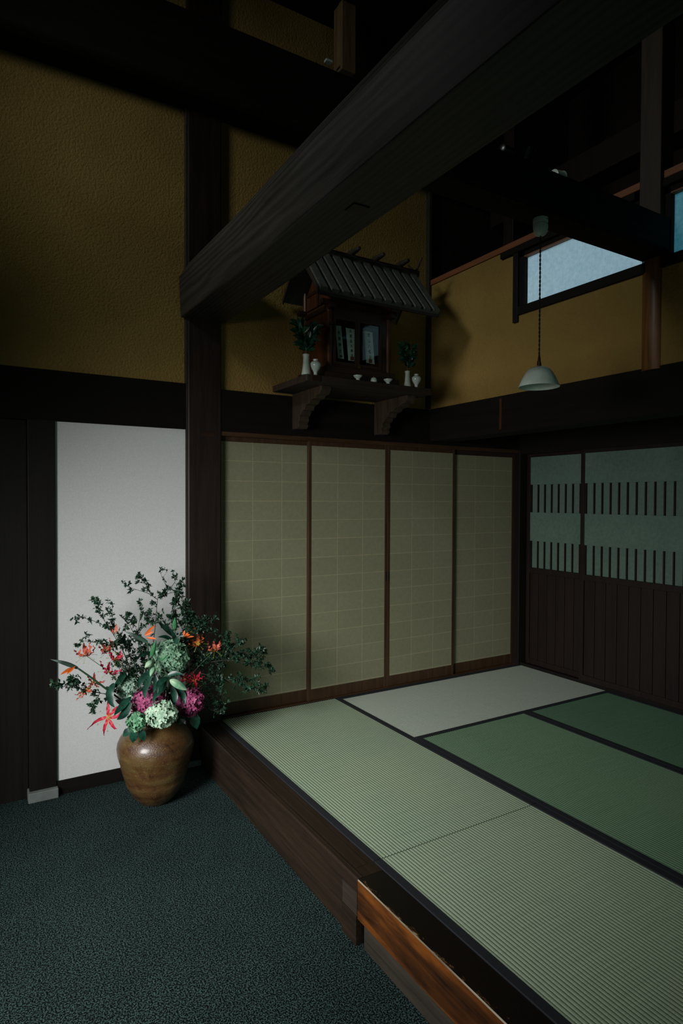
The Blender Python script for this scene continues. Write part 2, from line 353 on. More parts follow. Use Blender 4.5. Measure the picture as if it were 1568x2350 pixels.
# struts and round post
solid('roof_strut',MB().box(2.172,2.284,3.62,3.73,4.575,5.03),M['strut'],'short weathered strut standing on the huge wall beam beside the giant beam','strut',bevel=.006)
up=MB(); 
up.box(3.085,3.20,1.935,2.055,3.15,5.0)
solid('wall_post',up,M['dpost'],'square weathered post rising from the cross beam between the two high paper windows','post',bevel=.006)
lp=MB(); pr=[]
for a in range(0,181,15): pr.append((1.999-.066*math.cos(R(a)),3.145-.04*math.sin(R(a))))
pr=[(v,u) for u,v in pr]+[(3.2,2.065),(3.2,1.933)]
lp.prism(pr,'z',2.385,2.975)
solid('log_post',lp,M['log'],'smooth rounded honey-brown log post below the cross beam','post',bevel=0,smooth=35)
# right upper wall: wide beam, plaster, windows, rail
solid('side_beam',MB().prism([(XR,2.385),(XR,2.168),(XR+.012,2.148),(XR+.19,2.148),(XR+.19,2.40),(XR,2.40)],'y',-3.0,YB-.004),M['wy'],'wide dark beam under the lamp, carrying the plaster wall with the high windows','beam')
solid('glint_strip',MB().box(XR-.004,XR,3.07,3.09,2.172,2.38),M['cedar'],'narrow reddish batten on the wide beam below the shrine shadow','glint',bevel=0)  # thin reddish strip standing in for light catching the beam
struct('wall_right_upper',MB().box(XR+.003,XR+.07,-3.0,YB+.03,2.385,2.91).box(XR+.003,XR+.07,2.955,YB+.03,2.91,3.36),M['plaster'])
solid('corner_strip',MB().box(XR-.022,XR,YB-.012,YB+.03,2.40,4.12),M['stepg'],'thin vertical strip in the corner beside the shrine roof','trim strip',bevel=0)
solid('shelf_rail',MB().box(XR-.008,XR+.2,-3.0,YB+.02,3.362,3.402),M['rail'],'long pale orange-brown rail topping the plaster wall below the dark loft','rail',bevel=.003)
def high_window(n,y0,y1,mat,drop,lit):
    w=thing('window_%d'%n,None,None,(XR,(y0+y1)/2,2.9)); w['kind']='structure'
    f=MB().box(XR-.012,XR+.06,y0,y1,2.905,2.960).box(XR+.004,XR+.06,y1-.045,y1,2.93,3.36).box(XR+.004,XR+.06,y0,y0+.03,2.93,3.36).box(XR+.004,XR+.06,y0,y1,3.28,3.36)
    f.build('window_frame',M['wy'],w,bevel=.003)
    MB().box(XR-.02,XR+.01,y0,y1+.15,3.315,3.355).build('header_rail',M['wy'],w,bevel=.003)
    MB().box(XR+.0,XR+.05,y0+.03,y1-.045,3.274,3.281).build('inner_rail',M['rail'],w)
    if drop: MB().box(XR-.014,XR+.03,y1-.002,y1+.04,2.862,3.335).build('side_stile',M['wz'],w,bevel=.003)
    MB().box(XR+.035,XR+.04,y0+.02,y1-.03,2.945,3.29).build('paper_pane',lit,w)
high_window(1,2.03,2.93,M['wy'],True,M['lit'])
high_window(2,.95,1.945,M['wy'],False,M['lit2'])
# loft contents seen above the rail
solid('loft_post',MB().box(3.45,3.55,3.30,3.40,2.44,5.4),M['redpan'],'brown post standing in the dark loft above the orange rail','post')
solid('loft_beam',MB().box(3.75,3.95,-1,YB,3.95,4.15),M['redpan'],'faint reddish beam deep inside the dark loft','beam')
# ------------------------------------------------------------------ paper sliding doors (back wall)
door_x=[(1.408,2.075,1),(2.053,2.728,0),(2.730,3.396,0),(3.385,4.095,1)]
for i,(a,b,back) in enumerate(door_x):
    yf=YB+.012+.022*back
    d=thing('door_%d'%(i+1),None,None,((a+b)/2,yf,.27)); d['kind']='structure'
    l=.0 if i==0 else .022; r=.028 if i==3 else .022
    if i==3: l=.030
    MB().box(a+l,b-r,yf+.004,yf+.014,.34,2.075).build('paper_sheet',M['fusuma'],d)
    fr=MB().box(a+.001,b-.001,yf+.0012,yf+.019,.269,.347).box(a+.001,b-.001,yf+.0012,yf+.019,2.067,2.099).box(b-r,b,yf,yf+.02,.268,2.10)
    if l: fr.box(a,a+l,yf,yf+.02,.268,2.10)
    fr.build('door_frame',M['brownz'],d,bevel=.002)
    if i in (1,2):
        hx=b-.011 if i==1 else a+.011
        MB().box(hx-.004,hx+.004,yf-.003,yf+.002,1.075,1.145).build('handle',M['blk'],d,bevel=.001)
struct('trim_1',MB().box(1.41,4.14,YB-.004,YB+.07,2.098,2.126),M['brownx'],.002)
struct('trim_2',MB().box(1.41,4.14,YB+.0,YB+.07,.18,.268),M['brownx'],.002)
solid('corner_post',MB().box(4.095,4.20,YB-.03,YB+.08,.20,2.13),M['wz'],'narrow dark post in the far inner corner between paper doors and boarded doors','post')
# ------------------------------------------------------------------ boarded sliding doors with paper bands (alcove wall)
z0,zb,z1,z2,z3,z4=.282,1.113,1.343,1.587,1.824,2.058
def side_door(n,ya,yb,xf,slats,boards):
    d=thing('door_%d'%n,None,None,(xf,(ya+yb)/2,.28)); d['kind']='structure'
    fr=MB().box(xf,xf+.03,ya,ya+.035,z0,z4+.03).box(xf,xf+.03,yb-.035,yb,z0,z4+.03).box(xf+.0015,xf+.029,ya+.001,yb-.001,z0+.001,z0+.045).box(xf+.0015,xf+.029,ya+.001,yb-.001,z4,z4+.029).box(xf+.0015,xf+.029,ya+.001,yb-.001,zb-.045,zb)
    fr.build('door_frame',M['redpan'],d,bevel=.002)
    bd=MB(); k=0; y=yb-.035
    n_=int((yb-ya-.07)/.087)
    step=(yb-ya-.07)/n_
    for i in range(n_): bd.box(xf+.010,xf+.022,y-step*(i+1)+.0025,y-step*i-.0025,z0+.04,zb-.04)
    bd.build('board_panel',M['redpan'],d,bevel=.002)
    MB().box(xf+.022,xf+.026,ya+.03,yb-.03,z0+.04,z4).build('paper_backing',M['washi'],d)
    for (a,b) in ((z3,z4),(z1,z2)): MB().box(xf+.006,xf+.014,ya+.033,yb-.033,a,b).build('paper_band',M['washi'],d)
    for (a,b) in ((z2,z3),(zb,z1)):
        sl=MB().box(xf+.006,xf+.018,yb-.047,yb-.035,a,b); k=1
        yy=yb-.035-.079
        while yy>ya+.045: sl.box(xf+.008,xf+.02,yy-.005,yy+.005,a,b); yy-=.0705
        sl.build('lattice_strip',M['redpan'],d)
side_door(5,3.17,3.783,XA+.012,0,0)
side_door(6,2.28,3.207,XA-.022,0,0)
side_door(7,1.40,2.30,XA+.012,0,0)
struct('trim_3',MB().box(XA-.02,XA+.06,-1.7,YB,.18,.283),M['wy'],.003)
struct('trim_4',MB().box(XA-.03,XA+.06,-1.7,YB,2.085,2.42),M['wy'],.003)
# ------------------------------------------------------------------ raised floor
solid('step_beam',MB().prism([(1.262,.100),(1.256,.106),(1.256,.2525),(1.2595,.256),(1.372,.256),(1.372,.100)],'y',-3.0,1.955),M['lacq'],'worn orange-brown edge beam of the raised floor with chipped dark lacquer','step beam',bevel=.0)
o=bpy.data.objects['step_beam']; o.data.materials.append(M['stepf']); o.data.materials.append(M['worn'])
for p in o.data.polygons:
    if p.normal.x<-.9 : p.material_index=1
    elif p.normal.x<-.3 and p.normal.z>.3: p.material_index=2
solid('kick_plank',MB().box(1.268,1.36,-3.0,1.93,0,.10),M['stepg'],'grey-brown plank at the foot of the worn step beam','plank')
sb=thing('step_board','long dark brown facing board of the raised floor, beginning beside the vase','step board',(1.3,2.9,0))
MB().prism([(1.262,.10),(1.256,.106),(1.256,.250),(1.262,.256),(1.372,.256),(1.372,.10)],'y',1.957,YB-.012).build('edge_board',M['stepx'],sb)
MB().box(1.264,1.372,2.06,YB-.012,.0,.10).build('lower_board',M['stepx'],sb,bevel=.003)
MB().box(1.275,1.281,1.957,YB-.014,.256,.2585).box(1.292,1.345,2.02,YB-.014,.256,.2575).build('top_batten',M['stepx'],sb,bevel=.001)
MB().box(1.2505,1.285,1.957,2.063,0,.115).build('foot_block',M['stepx'],sb,bevel=.002)
MB().box(1.2548,1.2562,1.957,2.063,.115,.205).build('patch',M['patch'],sb)
solid('floor_sill',MB().box(1.372,XA-.02,YB-.006,YB+.01,.18,.262),M['blk'],'thin black gap strip where the mats meet the paper doors','sill strip',bevel=0)
struct('trim_5',MB().box(1.372,XA+.06,-1.9,YB,.02,.205),M['wy'])
def mat(label,x0,x1,y0,y1,along,rush='tatami',rib=1.):
    """a woven mat with ribs along its long side and cloth edging on the long sides"""
    cx,cy=(x0+x1)/2,(y0+y1)/2
    L,Wd=((y1-y0),(x1-x0)) if along=='y' else ((x1-x0),(y1-y0))
    rot=0 if along=='y' else math.pi/2
    t=thing('tatami_mat',label,'tatami mat',group='tatami mats of the raised floor',mat4=Matrix.Translation((cx,cy,.205))@Matrix.Rotation(rot,4,'Z'))
    mw=wmat(t); hw=Wd/2; e=.035; 
    b=MB(); nr=round((Wd-2*e)/.0152); p=(Wd-2*e)/nr; prof=[]
    for i in range(nr):
        x=-hw+e+i*p
        for q,h in ((0,0),(.12,.0010),(.3,.0021),(.5,.0025),(.7,.0021),(.88,.0010)): prof.append((x+q*p,.0525+h*rib))
    prof.append((hw-e,.0525)); K=len(prof); ny=2
    ysl=[-L/2+.001,L/2-.001]
    for y in ysl: b.v+=[Vector((x,y,z)) for x,z in prof]
    b.f+=[(i,i+1,K+i+1,K+i) for i in range(K-1)]
    b.add([(x,y,z) for x in (-hw+e,hw-e) for y in (-L/2+.001,L/2-.001) for z in (0,.0525)],[(0,1,3,2),(4,6,7,5),(0,4,5,1),(2,3,7,6),(0,2,6,4)])
    b.xf(mw); o=b.build('woven_surface',M[rush],t,smooth=50)
    for s in (-1,1):
        hb=MB(); a,c=sorted((s*hw,s*(hw-e)))
        hb.box(a+.0004,c-.0002,-L/2+.001,L/2-.001,0,.0565); hb.xf(mw); hb.build('cloth_edging',M['heri'],t,bevel=.0015)
mat('long tatami mat beside the dark step board, reaching the paper doors',1.372,2.300,2.018,YB-.006,'y')
mat('tatami mat beside the worn orange-brown step beam',1.372,2.300,.19,2.016,'y')
mat('pale tatami mat lying crosswise along the paper doors, its short end at the boarded doors',2.302,4.118,2.925,YB-.006,'x','tatamip',.4)  # sheen of the crosswise weave is painted in as paler rush
mat('middle tatami mat between two navy edgings, parallel to the step',2.302,3.234,1.1,2.923,'y','tatamid')  # this mat and the next have the dimmer light painted into their rush
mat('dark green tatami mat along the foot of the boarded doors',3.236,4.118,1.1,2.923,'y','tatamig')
# ------------------------------------------------------------------ pendant lamp
LX,LY=2.2445,1.98
pl=thing('pendant_lamp','small white pendant lamp hanging on twisted flex from the cross beam','lamp',(LX,LY,2.969))
MB().lathe([(0,2.969),(.033,2.969),(.034,2.955),(.034,2.942)],(LX,LY,0),40).build('canopy',M['shade'],pl,smooth=50)
c2=MB().lathe([(.032,2.942),(.0325,2.935),(.032,2.925),(.029,2.908),(.022,2.897),(.010,2.892),(0,2.891)],(LX,LY,0),96,lambda a,i:.03*math.cos(a*24) if 0<i<5 else 0)
c2.build('fluted_cup',M['shade'],pl,smooth=60)
MB().tube([(LX+.004,LY-.0335,2.958),(LX+.004,LY-.0345,2.958)],.003,8).build('screw_hole',M['blk'],pl)
for k in (0,1):
    pts=[]
    for i in range(240):
        z=2.893-(2.893-2.352)*i/239; a=i*.37+k*math.pi; pts.append((LX+.0021*math.cos(a),LY+.0021*math.sin(a),z))
    MB().tube(pts,.0022,5).build('flex',M['cord'],pl,smooth=180)
bz=MB().tube([(LX,LY,2.352),(LX,LY,2.338),(LX,LY,2.325)],[.004,.006,.007],12)
for s in (-1,1): bz.tube([(LX,LY,2.330),(LX+s*.010,LY,2.322),(LX+s*.012,LY,2.308),(LX+s*.010,LY,2.298)],.0022,8)
bz.tube([(LX,LY,2.325),(LX,LY,2.300)],.006,12); bz.build('brass_gallery',M['brass'],pl,smooth=50)
sh=[(.012,2.301),(.030,2.297),(.048,2.287),(.062,2.270),(.073,2.250),(.082,2.230),(.088,2.216),(.091,2.210),(.092,2.207),(.089,2.207),(.085,2.216),(.078,2.230),(.070,2.249),(.059,2.268),(.046,2.283),(.029,2.293),(.012,2.296)]
MB().lathe(sh,(LX,LY,0),64).build('lamp_shade',M['shade'],pl,smooth=60)
MB().lathe([(0,2.298),(.012,2.296),(.013,2.275),(.016,2.262),(.018,2.25),(.014,2.236),(.007,2.230),(0,2.229)],(LX,LY,0),24).build('bulb',M['shade'],pl,smooth=60)
# spotlights clamped on the cross beam
def spot(label,base,head,r,L,mat_):
    t=thing('spotlight',label,'spotlight',base,group=None)
    b=Vector(base); h=Vector(head)
    MB().box(b.x-.03,b.x+.03,b.y-.02,b.y+.02,b.z,b.z+.012).build('mount',M['black'],t,bevel=.002)
    MB().tube([b+Vector((0,0,.01)),b+Vector((0,0,.05))],.008,10).build('arm',M['black'],t,smooth=60)
    c=b+Vector((0,0,.06)); d=h.normalized()
    MB().tube([c-d*L*.5,c-d*L*.45,c+d*L*.4,c+d*L*.5],[r*.6,r,r,r*1.08],20).build('head',mat_,t,smooth=50)
spot('black cylindrical spotlight tilted upward on top of the cross beam',(2.165,1.985,3.155),(.35,0,.9),.020,.10,M['black'])
spot('low black spotlight lying beside the giant beam on the cross beam',(2.03,1.985,3.155),(1,.1,.05),.020,.07,M['black'])
spot('spotlight with a pale domed head just peeking over the cross beam',(2.40,2.02,3.155),(1,0,.1),.030,.06,M['shade'])
cl=at(755,166,3.64); solid('metal_clip',MB().box(cl.x-.03,cl.x+.02,3.62,3.655,4.585,4.60),M['porc'],'tiny pale metal clip on the upper edge of the huge wall beam','clip',bevel=.002)
# ------------------------------------------------------------------ shrine shelf
ST=2.45
sf=thing('wall_shelf','rough wooden shelf on two carved brackets, carrying the miniature shrine','shelf',(2.25,3.6,ST))
MB().box(1.768,2.735,3.345,YB-.006,2.408,ST).build('board',M['shelf'],sf,bevel=.004)
MB().box(1.80,1.86,3.338,3.348,2.411,2.447).build('end_tenon',M['cedarx'],sf,bevel=.001)
bp=[(YB-.006,2.168),(3.755,2.168),(3.735,2.185),(3.745,2.205),(3.725,2.222),(3.732,2.245),(3.705,2.258),(3.69,2.28),(3.66,2.282),(3.645,2.31),(3.60,2.315),(3.575,2.335),(3.52,2.34),(3.50,2.355),(3.46,2.358),(3.43,2.385),(3.43,2.408),(YB-.006,2.408)]
for x in (1.915,2.59): MB().prism(bp,'x',x,x+.075).build('bracket',M['brk'],sf,bevel=.003)
# ------------------------------------------------------------------ miniature shrine
sx0,sx1,yf,yb_=1.992,2.452,3.465,3.78
sr=thing('household_shrine','miniature wooden shrine with a ribbed gable roof and glazed doors, on the wall shelf','shrine',(2.22,3.6,ST))
MB().box(1.935,2.51,3.41,YB-.012,ST,2.497).box(1.955,2.49,3.43,YB-.012,2.497,2.54).build('plinth',M['cedarx'],sr,bevel=.003)
for k in range(7): pass
for (x,y,zt) in ((sx0,yf,2.93),(sx1,yf,2.93),(sx0-.004,yb_,3.16),(sx1+.004,yb_,3.16)):
    MB().tube([(x,y,2.54),(x,y,zt)],.0185,20).build('column',M['cedar'],sr,smooth=50)
MB().box(sx0-.004,sx0+.006,yf,yb_,2.54,2.95).build('side_wall',M['cedar'],sr)
MB().box(sx1-.006,sx1+.004,yf,yb_,2.54,2.95).build('side_wall',M['cedar'],sr)
MB().box(sx0,sx1,yb_-.004,yb_+.008,2.54,3.05).build('back_wall',M['cedarx'],sr)
MB().box(sx0,sx1,yf-.004,yf+.006,2.868,2.93).build('front_lintel',M['cedarx'],sr)
MB().box(1.93,2.51,yf-.02,yf+.016,2.93,2.962).box(1.93,2.51,yb_-.02,yb_+.016,2.93,2.962).build('tie_beam',M['cedarx'],sr,bevel=.002)
for q in (MB().box(sx0-.018,sx0+.018,3.40,3.84-.012,2.90,2.932),MB().box(sx1-.018,sx1+.018,3.40,3.84-.012,2.90,2.932),MB().box(sx0-.012,sx0+.012,3.43,3.828,2.80,2.818)): q.build('shrine_bearer',M['cedarx'],sr,bevel=.002)
for s in (-1,1):
    x=(sx0 if s<0 else sx1)
    MB().prism([(3.42,2.96),(3.60,3.235),(YB-.02,3.0),(YB-.02,2.96)],'x',x-.004,x+.004).build('gable_board',M['cedar'],sr)
    MB().box(x-.012,x+.012,3.588,3.612,2.96,3.28).box(x-.01,x+.01,3.47,3.75,3.05,3.07).build('gable_strut',M['cedarx'],sr)
RX0,RX1=1.845,2.776
ry,rz,ey,ez,by,bz_=3.60,3.300,3.33,2.975,3.826,3.035
rf=MB()
rf.prism([(ey,ez),(ry,rz),(by,bz_),(by,bz_-.018),(ry,rz-.022),(ey,ez-.018)],'x',RX0,RX1)
roof=rf.build('roof',M['roofw'],sr)
nb=12; sl_=Vector((0,ry-ey,rz-ez)); nrm=Vector((0,-(rz-ez),ry-ey)).normalized()
for i in range(nb):
    a=RX0+(RX1-RX0-.052)*i/(nb-1); b=a+.050
    P0=Vector((0,ey,ez))-sl_.normalized()*.012; P1=Vector((0,ry,rz))
    q=MB(); q.add([Vector((x,0,0))+P+nrm*h for x in (a,b) for P in (P0,P1) for h in (-.004,.019)],[(0,1,3,2),(4,6,7,5),(0,4,5,1),(2,3,7,6),(0,2,6,4),(1,5,7,3)])
    q.build('roof_batten',M['roofw'],roof)
q=MB()
for i in range(22):
    a=RX0+.02+(RX1-RX0-.055)*i/21
    P0=Vector((0,ey+.012,ez-.005)); P1=Vector((0,ry,rz-.02))
    q.add([Vector((x,0,0))+P+nrm*h for x in (a,a+.014) for P in (P0,P1) for h in (-.034,-.016)],[(0,1,3,2),(4,6,7,5),(0,4,5,1),(2,3,7,6),(0,2,6,4),(1,5,7,3)])
q.build('rafters',M['roofd'],sr)
MB().box(RX0-.005,RX1+.005,ey+.002,ey+.016,ez-.034,ez-.014).build('eave_board',M['roofd'],sr)
for x in (RX0-.008,RX1+.001):
    MB().prism([(ey-.004,ez-.03),(ey-.004,ez+.002),(ry,rz+.008),(by+.004,bz_+.004),(by+.004,bz_-.03),(ry,rz-.03)],'x',x,x+.010).build('barge_board',M['roofd'],sr)
    for d in (-1,1):   # crossed finials
        g=MB().tube([(x+.005+.004*d,ry-d*.03,rz-.03),(x+.005+.004*d,ry+d*.055,rz+.075),(x+.005+.004*d,ry+d*.085,rz+.105)],[.010,.009,.006],6); g.build('finial',M['roofd'],sr)
MB().box(RX0-.03,RX1+.03,ry-.022,ry+.022,rz-.004,rz+.016).build('ridge_board',M['roofd'],sr,bevel=.002)
MB().tube([(RX0-.035,ry-.004,rz+.030),(RX1+.035,ry-.004,rz+.030)],.014,12).build('ridge_pole',M['roofd'],sr,smooth=50)
for (px,py) in ((826,568),(882,588),(938,608),(770,548)):
    e=at(px,py,3.50); MB().tube([(e.x,3.50,rz+.056),(e.x,3.505,rz+.056),(e.x,3.60,rz+.056),(e.x,3.695,rz+.056),(e.x,3.70,rz+.056)],[.011,.0135,.021,.0135,.011],14).build('ridge_log',M['roofd'],sr,smooth=50)
# doors with glass
for (a,b,sl,sr_) in ((2.020,2.196,.017,.011),(2.198,2.392,.022,.017)):
    d_=MB().box(a,a+sl,yf-.012,yf+.004,2.556,2.868).box(b-sr_,b,yf-.012,yf+.004,2.556,2.868).box(a+.001,b-.001,yf-.011,yf+.003,2.557,2.578).box(a+.001,b-.001,yf-.011,yf+.003,2.848,2.867)
    d_=d_.build('door',M['cedarx'],sr,bevel=.0015)
    MB().box(a+sl,b-sr_,yf-.005,yf-.002,2.578,2.848).build('glass_pane',M['glass'],d_)
MB().box(sx0+.018,2.020,yf-.006,yf+.006,2.54,2.868).box(2.392,sx1-.016,yf-.006,yf+.006,2.54,2.868).box(sx0+.001,sx1-.001,yf-.009,yf+.005,2.541,2.5555).build('door_surround',M['cedarx'],sr)
MB().box(2.195,2.222,yf-.02,yf-.012,2.545,2.565).build('door_latch',M['brass'],sr)
# talismans behind the glass
def text_mesh(txt,size):
    cu=bpy.data.curves.new('t','FONT'); cu.body=txt; cu.size=size; cu.align_x='CENTER'; cu.extrude=0; cu.offset=.00025; cu.resolution_u=3
    ob=bpy.data.objects.new('t',cu); COL.objects.link(ob); bpy.context.view_layer.update()
    me=bpy.data.meshes.new_from_object(ob.evaluated_get(bpy.context.evaluated_depsgraph_get()))
    bpy.data.objects.remove(ob); return me
def talisman(label,tl,tr,bl,br,txt,size,kanji_top,gap,Y=3.50):
    T=[at(p[0],p[1],Y) for p in (tl,tr,br,bl)]
    cx=sum((p for p in T),Vector())/4
    t=thing('paper_talisman',label,'talisman',cx,'paper talismans behind the shrine doors')
    b=MB(); b.add([p+Vector((0,d,0)) for d in (0,.002) for p in T],[(0,1,2,3),(7,6,5,4),(0,4,5,1),(1,5,6,2),(2,6,7,3),(3,7,4,0)]); b.build('paper_slip',M['talis'],t)
    inv=wmat(t).inverted()
    vs=[];fs=[]
    for i,ch in enumerate(txt):
        me=text_mesh(ch,size); f=(kanji_top+gap*i)
        L=T[0].lerp(T[3],f); Rr=T[1].lerp(T[2],f); c=(L+Rr)/2; o=len(vs)
        ys=[v.co.y for v in me.vertices] or [0]; my=(max(ys)+min(ys))/2
        for v in me.vertices: vs.append(inv@Vector((c.x+v.co.x*.85,Y-.0012,c.z+(v.co.y-my)*1.05)))
        fs+=[tuple(k+o for k in p.vertices) for p in me.polygons]
        bpy.data.meshes.remove(me)
    me=bpy.data.meshes.new('brush_writing'); me.from_pydata(vs,[],fs); me.materials.append(M['ink']); o=bpy.data.objects.new('brush_writing',me); COL.objects.link(o); o.parent=t
    c=((T[2]+T[3])/2).lerp((T[0]+T[1])/2,.07); w=(T[1]-T[0]).length*.20
    MB().box(c.x-w,c.x+w,Y-.0015,Y-.0008,c.z-w*.9,c.z+w*.9).build('red_seal',M['seal'],t)
talisman('narrow paper talisman half hidden at the edge of the shrine door',(770,747),(783,748),(776,822),(790,824),'水無神社',.024,.2,.19)
talisman('paper talisman with five brush characters, left of the door stile',(794,752),(814,756),(800,827),(817,829),'天照皇大神宮',.0225,.09,.15)
talisman('paper talisman with larger brush characters, right of the door stile',(836,759),(855,763),(841,832),(860,836),'櫻山八幡宮',.0265,.11,.175)
g=MB(); T=[at(p[0],p[1],3.53) for p in ((838,750),(881,759),(881,829),(842,835))]; g.add([p+Vector((0,d,0)) for d in (0,.003) for p in T],[(0,1,2,3),(7,6,5,4),(0,4,5,1),(1,5,6,2),(2,6,7,3),(3,7,4,0)])
solid('backing_card',g,M['grey'],'plain grey card standing behind the talisman in the shrine','card',bevel=0)
# ------------------------------------------------------------------ porcelain on the shelf
def porcelain(name,label,cat,prof,x,y,mat_='porc',group='white porcelain on the shrine shelf'):
    return solid(name,MB().lathe([(0,prof[0][1])]+prof,(x,y,ST+.0003),36),M[mat_],label,cat,bevel=0,smooth=70,group=group,origin=(x,y,ST))
bottle=[(.029,0),(.0275,.012),(.022,.045),(.0195,.075),(.0185,.105),(.0195,.116),(.0215,.120),(.0212,.125),(.018,.126),(.016,.118),(.015,.08)]
jar=[(.0135,0),(.012,.004),(.0115,.014),(.014,.024),(.026,.042),(.033,.058),(.0345,.068),(.031,.079),(.020,.087),(.014,.089),(.0135,.092),(.0165,.097),(.0165,.100),(.011,.101),(.010,.095)]
bowl=[(.0135,0),(.013,.003),(.0115,.010),(.014,.014),(.024,.022),(.0295,.031),(.0295,.033),(.024,.027),(.008,.021),(0,.020)]
pot=[(.014,0),(.020,.006),(.0215,.014),(.019,.022),(.0155,.025),(.0175,.026),(.018,.028),(.012,.032),(.0045,.034)]
YV=3.385
porcelain('flower_bottle','white porcelain bottle with flared foot, near the slanted end of the shelf','vase',bottle,1.785,YV,'porcm')
porcelain('sake_jar','round glossy porcelain jar beside the flared bottle','jar',jar,1.845,YV-.01)
porcelain('footed_bowl','footed white bowl below the door stile of the shrine','bowl',bowl,2.152,3.372)
p_=porcelain('lidded_pot','tiny lidded white pot with gilt knob between the two footed bowls','pot',pot,2.275,3.372)
MB().tube([(2.275,3.372,ST+.033),(2.275,3.372,ST+.040),(2.275,3.372,ST+.050)],[.005,.006,.0015],12).build('gilt_knob',M['brass'],p_)
porcelain('footed_bowl','footed white bowl nearer the leafy vase by the room corner','bowl',bowl,2.388,3.372)
porcelain('flower_bottle','white porcelain bottle holding sprigs, nearer the room corner','vase',[(r*.85,z*.86) for r,z in bottle],2.557,YV,'porcm')
porcelain('sake_jar','round porcelain jar at the corner end of the shelf','jar',[(r*.95,z*.92) for r,z in jar],2.625,YV-.01)
# ------------------------------------------------------------------ plants: helpers
def leaf(mb,base,d,up,L,Wd,fold=.25,curl=.15):
    d=d.normalized(); s=d.cross(up); s=s.normalized() if s.length>1e-5 else d.orthogonal().normalized(); n=s.cross(d)
    pr=[(0,.08),(.25,.75),(.5,1.),(.75,.72),(1,.0)]; vs=[];k=len(pr)
    for t,w in pr:
        c=base+d*(L*t)-n*(curl*L*t*t)
        h=w*Wd/2; vs+=[c+s*h+n*(h*fold*2),c,c-s*h+n*(h*fold*2)]
    fs=[]
    for i in range(k-1):
        a=i*3; fs+=[(a,a+1,a+4,a+3),(a+1,a+2,a+5,a+4)]
    mb.add(vs,fs)
def rv(rng): 
    v=Vector((rng.gauss(0,1),rng.gauss(0,1),rng.gauss(0,1))); return v.normalized()
def curve(pts,n=12):
    """Catmull-Rom through the points"""
    P=[pts[0]]+list(pts)+[pts[-1]]; out=[]
    for i in range(1,len(P)-2):
        for k in range(n):
            t=k/n; a,b,c,d=P[i-1],P[i],P[i+1],P[i+2]
            out.append(.5*((2*b)+(c-a)*t+(2*a-5*b+4*c-d)*t*t+(3*b-a-3*c+d)*t**3))
    out.append(P[-2]); return out
def sprig(label,base,spread,h,n,seed,L):
    rng=random.Random(seed); t=thing('evergreen_sprig',label,'sprig',base); st=MB(); lf=MB()
    b=Vector(base)
    for i in range(4):
        a=i*1.6+rng.random(); tip=b+Vector((math.cos(a)*spread*.5,math.sin(a)*spread*.3,h*rng.uniform(.7,.95)))
        c=curve([b-Vector((0,0,.05)),b+Vector((0,0,.02)),b.lerp(tip,.5)+Vector((0,0,.01)),tip],5); st.tube(c,.0016,5)
        for k in range(n):
            q=c[int(rng.uniform(.35,1)*(len(c)-1))]; d=Vector((math.cos(a)+rng.gauss(0,.7),rng.gauss(-.2,.5),rng.uniform(.0,1.1)))
            leaf(lf,q,d,Vector((rng.gauss(0,.5),-1,.4)),L*rng.uniform(.8,1.15),L*.42)
    st.build('stems',M['stem'],t); lf.build('leaves',M['sakaki'],t,smooth=180)
sprig('dark glossy evergreen sprig in the flared porcelain bottle beside the shrine',(1.785,YV,ST+.13),.10,.20,24,3,.066)
sprig('dark evergreen sprig in the slim bottle at the corner end of the shelf',(2.557,YV,ST+.11),.085,.18,22,8,.06)
# ------------------------------------------------------------------ big vase
VC=Vector((.900,3.50,0))
prof=[(0,0.004),(.074,.0),(.080,.003),(.092,.014),(.105,.026),(.122,.046),(.137,.068),(.149,.092),(.158,.112),(.164,.130),(.1635,.138),(.170,.152),(.178,.180),(.1855,.205),(.188,.217),(.1875,.226),(.195,.245),(.202,.268),(.206,.29),(.2085,.312),(.205,.338),(.193,.366),(.170,.395),(.138,.418),(.113,.430),(.101,.438),(.098,.447),(.102,.458),(.105,.463),(.101,.467),(.092,.464),(.088,.452),(.09,.43),(.12,.40),(.17,.34),(.18,.28),(.14,.12),(.06,.03),(0,.028)]
def wob(a,i): return .006*math.sin(a+1)+.004*math.sin(2*a+i*.2)
solid('stoneware_jar',MB().lathe(prof,VC,96,wob),M['vase'],'large brown ash-glazed stoneware jar on the carpet holding the flower arrangement','vase',bevel=0,smooth=60,origin=VC)
MOUTH=Vector((.900,3.50,.455))
def mouthpt(t):
    """where a stem enters the jar: somewhere in its neck on the side the stem leans to"""
    v=(t-MOUTH); v.z=0; l=min(.055,v.length*.3); v=v.normalized()*l if v.length>1e-4 else v
    return MOUTH+v
def stem_to(tip,r,t,mat_='stem',droop=.0,name='stem',mid=None):
    m=mouthpt(tip); inside=Vector((m.x*.5+MOUTH.x*.5,m.y*.5+MOUTH.y*.5,.30))
    md=mid or (m.lerp(tip,.5)+Vector((0,0,(tip-m).length*.10+droop)))
    c=curve([inside,m,md,tip],8)
    return MB().tube(c,[r*(1.15-.4*i/len(c)) for i in range(len(c))],7).build(name,M[mat_],t,smooth=180)
GF='flowers and branches in the brown stoneware jar'
VIEW=lambda p:(CAM-p).normalized()
